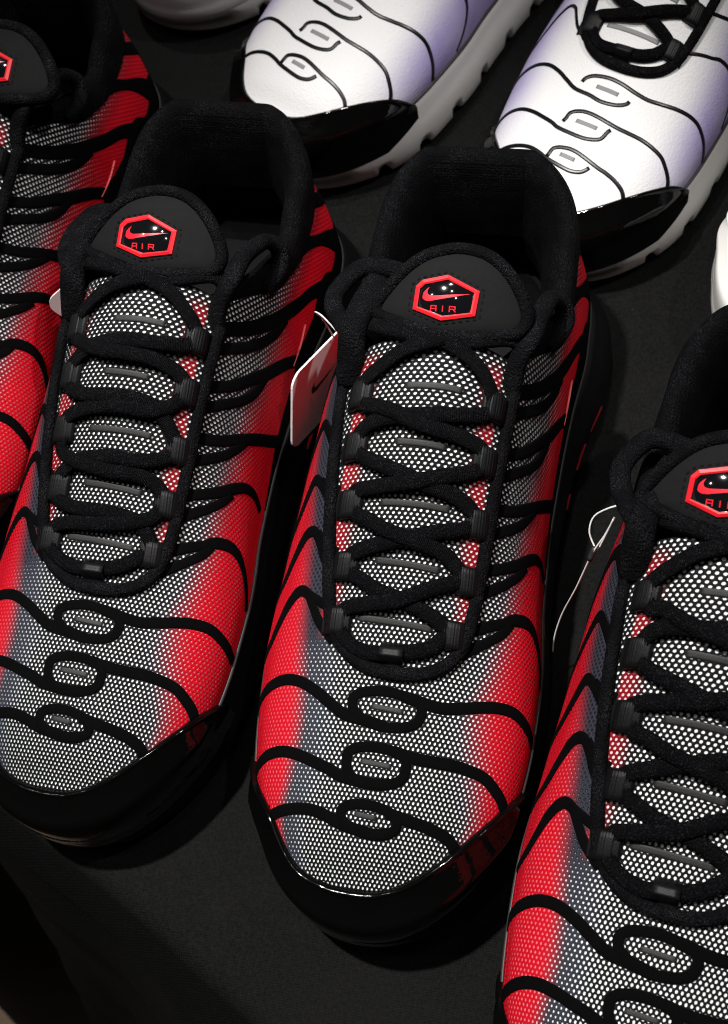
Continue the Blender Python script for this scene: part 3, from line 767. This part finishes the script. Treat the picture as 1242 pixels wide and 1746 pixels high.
    for dt in (-.052, -.05, -.025, 0, .025, .05, .052):
        q = np.linspace(0, 1, 16); yy = 97.0 - 9.5*q
        hh = .6 + 5.0*np.sin(np.clip(q/.75, 0, 1)*math.pi)**.6 + np.where(q < .62, .25*np.sin(q*70), 0)
        if abs(dt) > .051: hh = np.maximum(hh-1, .3)
        rows.append(np.stack([S(a, .003+dt, h/1000) for a, h in zip(yy, hh)]))
    R_ = np.stack(rows, 0); add('lace_loop', R_.reshape(-1, 3), grid_faces(7, 16), M['tape'])
    # collar and inside
    V, uv = collar_mesh(); n, k = V.shape[:2]
    c1 = 12
    col = add('collar', V[:, :c1].reshape(-1, 3), grid_faces(n, c1), M['collar'], uvs=None)
    add('collar_lining', V[:, c1-1:].reshape(-1, 3), grid_faces(n, k-c1+1), M['lining'])
    V[:, -1, 2] = .034; bt = V[:, -1]; cc = bt.mean(0); Vb = np.vstack([bt, cc[None]-[[0, 0, .004]]]); add('insole', Vb, [(i, (i+1) % n, n) for i in range(n)], M['lining'])
    # tongue pad
    dx = np.array([tongue_dx, 0, 0])
    pad = resample(catmull(np.array(PAD), closed=True), n=64, closed=True)
    V, F = rings(pad, [(1.0, -3.2), (1.0, -1.0), (.975, -.1), (.93, .25), (.75, .5), (.5, .7), (.25, .8)], .8)
    tongue = add('tongue', V+dx, F, M['pad'])
    Pp = pad.mean(0)+(pad-pad.mean(0))*1.045
    path = tp(Pp[:, 0], Pp[:, 1], -.9)
    V, F, uv = sweep(path, TN, oval(.0052, .0058, 10, 1.), closed=True)
    tongue[2].append(('tongue_binding', mesh_data('tongue_binding', V+dx, F, M['cord'], uvs=uv)))
    lv = np.asarray(Pp); V = []
    for s, h in ((1.0, -2), (.99, -7), (.9, -11), (.6, -16)):
        Q = lv.mean(0)+(lv-lv.mean(0))*s; V.append(tp(Q[:, 0], Q[:, 1], h))
    V = np.vstack(V); tongue[2].append(('tongue_back', mesh_data('tongue_back', V+dx, grid_faces(4, len(lv), close_c=True), M['lining'])))
    # badge
    ho, hi = np.array(HEXO), np.array(HEXI); m = len(ho); V = []
    for P_, h in ((ho*1.02, .2), (ho, 1.5), (ho*.35+hi*.65, 1.8), (hi, 1.55), (hi, .6)): V.append(tp(P_[:, 0], P_[:, 1], h))
    V = np.vstack(V); ring = mesh_data('badge_ring', V+dx, grid_faces(5, m, close_c=True), M['badge_red'], smooth=False)
    if white: ring.materials[0] = M['bar']
    tongue[2].append(('badge_ring', ring))
    hd = resample(np.vstack([hi, hi[:1]]), n=57)[:-1]; V = []
    for s in (1, .92, .8, .65, .5, .35, .2, .08):
        Q = hd*s; V.append(tp(Q[:, 0], Q[:, 1], domeh(Q[:, 0], Q[:, 1])))
    V = np.vstack(V + [tp(np.zeros(1), np.zeros(1), 1.9)]); n8 = len(hd)
    F = grid_faces(8, n8, close_c=True) + [(7*n8+i, 7*n8+(i+1) % n8, 8*n8) for i in range(n8)]
    tongue[2].append(('badge_dome', mesh_data('badge_dome', V+dx, F, M['badge_black'])))
    sw = np.array(SWOOSH)
    up_ = resample(np.array([sw[0], sw[1], sw[2], sw[3], sw[4], sw[5], sw[6]]), n=24)
    lo_ = resample(np.array([sw[0], sw[13], sw[12], sw[11], sw[10], sw[9], sw[8], sw[7], sw[6]]), n=24)
    V = []
    for f_ in (0, .5, 1): Q = up_*(1-f_)+lo_*f_; V.append(tp(Q[:, 0], Q[:, 1], domeh(Q[:, 0], Q[:, 1])+.12))
    V = np.vstack(V); tongue[2].append(('swoosh_mark', mesh_data('swoosh_mark', V+dx, grid_faces(3, 24), M['mark_red'])))
    glyph = {'A': [[(0, 0), (.12, 1.75), (2.0, 1.75), (2.0, 0)], [(.05, .75), (2.0, .75)]], 'I': [[(0, 0), (0, 1.75)]],
             'R': [[(0, 0), (0, 1.75), (2.0, 1.75), (2.0, .8), (0, .8)], [(1.3, .8), (2.1, 0)]]}
    for ch, x0 in (('A', -5.5), ('I', -1.1), ('R', 1.4)):
        VV, FF = [], []
        for st_ in glyph[ch]:
            for a, b2 in zip(st_[:-1], st_[1:]):
                p_, q_ = np.array(a)+[x0, -4.7], np.array(b2)+[x0, -4.7]
                d_ = (q_-p_)/(np.linalg.norm(q_-p_)+1e-9); nn_ = np.array([-d_[1], d_[0]])*.21
                pts = np.array([p_-d_*.2+nn_, p_-d_*.2-nn_, q_+d_*.2-nn_, q_+d_*.2+nn_])
                b0 = len(VV)*4
                VV.append(tp(pts[:, 0], pts[:, 1], domeh(pts[:, 0], pts[:, 1])+.14+.01*len(VV))); FF.append((b0, b0+1, b0+2, b0+3))
        tongue[2].append(('letter', mesh_data('letter', np.vstack(VV)+dx, FF, M['mark_red'], smooth=False)))
    VV, FF = [], []
    st_ = resample(np.vstack([ho*1.14, ho[:1]*1.14]), n=61)
    for i in range(0, 60, 2):
        p_, q_ = st_[i], st_[i+1]; d_ = unit(q_-p_); nn_ = np.array([-d_[1], d_[0]])*.3
        pts = np.array([p_+nn_, p_-nn_, q_-nn_, q_+nn_]); b0 = len(VV)*4
        VV.append(tp(pts[:, 0], pts[:, 1], .85)); FF.append((b0, b0+1, b0+2, b0+3))
    tongue[2].append(('badge_stitching', mesh_data('badge_stitching', np.vstack(VV)+dx, FF, M['stitch'])))
    # laces
    A_, B_ = lace_paths(style, rr)
    V, F, uv = lace_mesh(A_); add('shoelace', V, F, M['lace'], uvs=uv)
    V, F, uv = lace_mesh(B_); add('shoelace', V, F, M['lace'], uvs=uv)
    jj = lambda L_, s=1.2: [(a+rr.uniform(-s, s), b+rr.uniform(-s, s), c+rr.uniform(-s, s)) for a, b, c in L_]
    V, F, uv = tube3(jj([(-21, 203, 117), (-8.4, 199.6, 119), (5.9, 197.8, 117), (18.3, 199, 117), (29.3, 202.5, 115), (33.6, 202.4, 110)], .4), 7, 4); add('shoelace', V, F, M['lace'], uvs=uv)
    V, F, uv = tube3(jj([(-28.8, 186.6, 100), (-28.4, 190.5, 105), (-28, 195.5, 111), (-27.5, 202, 116), (-25, 212, 118.5), (-21, 223, 116)], .4), 10.5, 6); add('lace_end', V, F, M['cord'], uvs=uv)
    V, F, uv = tube3(jj([(-28, 200, 113), (-34.5, 209, 108), (-40.5, 220, 102), (-41, 231, 98), (-33.2, 240, 99), (-20, 240, 97), (-8, 236, 96)], .8), 7.5, 5.5); add('lace_end', V, F, M['cord'], uvs=uv)
    V, F, uv = tube3(jj([(30.6, 185.6, 97), (31.4, 190, 103), (33.4, 196.3, 109.5), (37.2, 203.3, 114), (38.6, 212, 113), (39.8, 221, 109), (42.0, 228, 103), (45.5, 230, 97), (46.8, 226, 92), (44.5, 220, 90), (41, 216, 89)], .5), 7.4, 5.2); add('lace_end', V, F, M['cord'], uvs=uv)
    return out
def assemble(name, label, group, blueprint, place, override=None, cat='sneaker', roll=0., size=1.):
    root = empty(name, label, cat, group)
    root.location = (place[0], place[1], .056*math.sin(abs(roll))); root.rotation_euler = (0, roll, place[2])   # a rolled shoe rests on its lower sole edge
    root.scale = (size, size, size)
    for nm, me, subs in blueprint:
        if override and nm in override:
            me = me.copy(); me.materials[0] = override[nm]
        o = obj(nm, me, root)
        for sn, sm in subs: obj(sn, sm, o)
    return root

# ---------------------------------------------------------------- setting: tablecloth and floor
def tablecloth():
    e = unit(np.array([.895, -.446])); nrm = np.array([e[1], -e[0]])           # along the edge, outward
    if nrm[1] > 0: nrm = -nrm
    p0 = np.array([-.0757, -.0162])
    rr = np.random.RandomState(3)
    a = np.linspace(-1.1, 1.1, 240)
    # profile: distance outward d, height z
    prof = [(-1.3, 0), (-.9, 0), (-.6, 0), (-.4, 0)] + [(x, 0) for x in np.linspace(-.3, -.014, 48)]
    prof += [(-.010+.010*math.sin(q), -.010+.010*math.cos(q)) for q in np.linspace(.05, 1.4, 8)]
    zz = np.linspace(-.03, -.748, 34)
    drop = [(None, z) for z in zz]
    V = []
    A_ = a
    for d, z in prof:
        for s in A_:
            wob = .0006*math.sin(s*37+d*21)*math.sin(d*31+1.3+s*9) if z == 0 else 0
            w2 = .0025*math.sin(s*14+.6)+.0012*math.sin(s*41) if d > -.05 else 0
            P = p0 + e*s + nrm*(d+w2); V.append((P[0], P[1], z+wob-.0012))
    for _, z in drop:
        k = -z/.75
        for s in A_:
            fold = (.022*math.sin(s*21+1.+2*k)+.012*math.sin(s*47+k*3)+.008*math.sin(s*9+2))*min(1, k*2.2)
            d = .002 + .172*k + fold + .003*math.sin(k*60+s*8)*(1-k)
            w2 = .0025*math.sin(s*14+.6)+.0012*math.sin(s*41)
            P = p0 + e*s + nrm*(d+w2*(1-k)); V.append((P[0], P[1], z))
    nr = len(prof)+len(drop)
    o = obj('tablecloth', mesh_data('tablecloth', V, grid_faces(nr, len(A_)), M['cloth']))
    o['label'] = 'black woven tablecloth under the sneakers, falling over the table edge'; o['category'] = 'tablecloth'
    m = o.modifiers.new('solid', 'SOLIDIFY'); m.thickness = .0008; m.offset = -1
tablecloth()
V = [(-4, -4, -.75), (4, -4, -.75), (4, 4, -.75), (-4, 4, -.75)]
fl = obj('floor', mesh_data('floor', V, [(0, 1, 2, 3)], M['floor'])); fl['kind'] = 'structure'

# ---------------------------------------------------------------- the sneakers
GR = 'red and black display sneakers in the front row'; GW = 'display sneakers in the back row'
bpC = build_shoe('red', 0, 11); bpD = build_shoe('red', 0, 23, -.009); bpB = build_shoe('red', 1, 31, -.003); bpA = build_shoe('red', 1, 47, .0135)
assemble('sneaker', 'red and black mesh sneaker in the middle with criss-crossed laces and glossy toe', GR, bpC, (0, 0, 0))
assemble('sneaker', 'red and black mesh sneaker left of the middle one, its laces in straight bars', GR, bpB, (-.122, .0197, -.030))
assemble('sneaker', 'red and black mesh sneaker cut off by the left edge, mostly its side showing', GR, bpA, (-.2306, .1025, -.0315))
assemble('sneaker', 'red and black mesh sneaker at the lower right corner, its toe cut off', GR, bpD, (.0989, -.0708, -.115), roll=-.11)
bpW = build_shoe('white', 0, 5)
assemble('sneaker', 'white and purple sneaker with black lines at top centre, toe pointing left', GW, bpW, (-.1075, .3515, -.452), size=.94)
assemble('sneaker', 'white and purple sneaker at top right with black laces showing', GW, bpW, (.0276, .3035, -.355), size=.92)
assemble('sneaker', 'pale grey sole and toe of a sneaker cut off by the top edge', GW, bpW, (-.189, .4515, -.35), {'toe_guard': M['grey_patent']}, size=.93)
assemble('sneaker', 'dark grey sneaker with white sole, a sliver at the right edge', GW, bpW, (.1278, .2571, -.5), {'upper': M['grey_leather'], 'toe_guard': M['white_sole']}, size=.93)

# ---------------------------------------------------------------- hang tags
def tube_w(name, pts, r, mat, parent):
    P = resample(catmull(np.array(pts, float)), step=.0015)
    V, F, uv = sweep(P, np.array([.3, .2, 1.]), oval(r*2, r*2, 6, 1.)); return part(name, parent, V, F, mat)
def tag(label, corner, ex, ey, w, h, string, mark=True, cut=.010):
    """card with clipped corners: corner = top left, ex along the top, ey down"""
    root = empty('hang_tag', label, 'hang tag', 'hang tags on the sneakers'); root.location = (0, 0, 0)
    c = np.array(corner, float); ex = unit(np.array(ex, float)); ey = np.array(ey, float); ey = unit(ey - ex*(ey@ex)); n = np.cross(ex, ey)
    r = .006; pts = []
    for (cx, cy, a0) in ((r, r, 180), (w-r, r, 270), (w-r, h-r, 0), (r, h-r, 90)):
        for q in np.linspace(0, 90, 6): pts.append((cx+r*math.cos(math.radians(a0+q)), cy+r*math.sin(math.radians(a0+q))))
    P = np.array(pts); m = len(P); th = .0009
    mid = lambda k: np.array([c + ex*a + ey*b + n*k for a, b in P])
    V = np.vstack([mid(-th/2), mid(th/2)]); F = [tuple(range(m)), tuple(range(m, 2*m))[::-1]] + [(i, m+i, m+(i+1) % m, (i+1) % m) for i in range(m)]
    card = part('card', root, V, F, M['card'], smooth=False)
    if mark:
        sw = np.array(SWOOSH); sw = sw - sw.mean(0); q = np.array([(s[0], -s[1]) for s in sw])*1.15/1000
        up_ = resample(q[:7], n=16); lo_ = resample(np.vstack([q[:1], q[13:6:-1], q[6:7]]), n=16)
        for sd in (-1, 1):
            Vv = np.vstack([[c + ex*(w*.5+a) + ey*(h*.42+b) + n*sd*(th/2+.0002) for a, b in L_] for L_ in (up_, lo_)])
            part('printed_mark', card, Vv, grid_faces(2, 16), M['card_mark'])
    tube_w('string', string, .00036, M['string'], root)
    return root
tag('white hang tag with a small black mark between the two middle sneakers', (-.0601, .2036, .0720), (.0119, .0315, -.0120), (-.0045, -.0110, -.0370), .040, .042,
    [(-.0400, .214, .0930), (-.0460, .2185, .0960), (-.0510, .2240, .0900), (-.0500, .2270, .0800), (-.0485, .2290, .0640)])
tag('small white hang tag peeking out left of the second sneaker', (-.1720, .2270, .078), (.0175, .0090, .0115), (-.0020, -.0080, -.030), .032, .036,
    [(-.158, .232, .085), (-.160, .230, .083), (-.1605, .229, .0805)], mark=False)
st_root = empty('tag_string', 'thin white looped tag string hanging between the middle and right sneakers', 'string')
tube_w('string', [(.0780, .1480, .0990), (.0726, .1473, .0985), (.0658, .1467, .0905), (.0642, .1431, .0850), (.0662, .1395, .0812), (.0680, .1375, .0830), (.0726, .1427, .0990), (.0700, .1400, .0900), (.0659, .1363, .0800), (.0610, .1311, .0600), (.0560, .1275, .0400), (.0535, .1230, .0270), (.0530, .1190, .0180)], .00036, M['string'], st_root)
tube_w('clasp', [(.0668, .1378, .0822), (.0660, .1366, .0796), (.0652, .1352, .0772)], .0011, M['welt'], st_root)
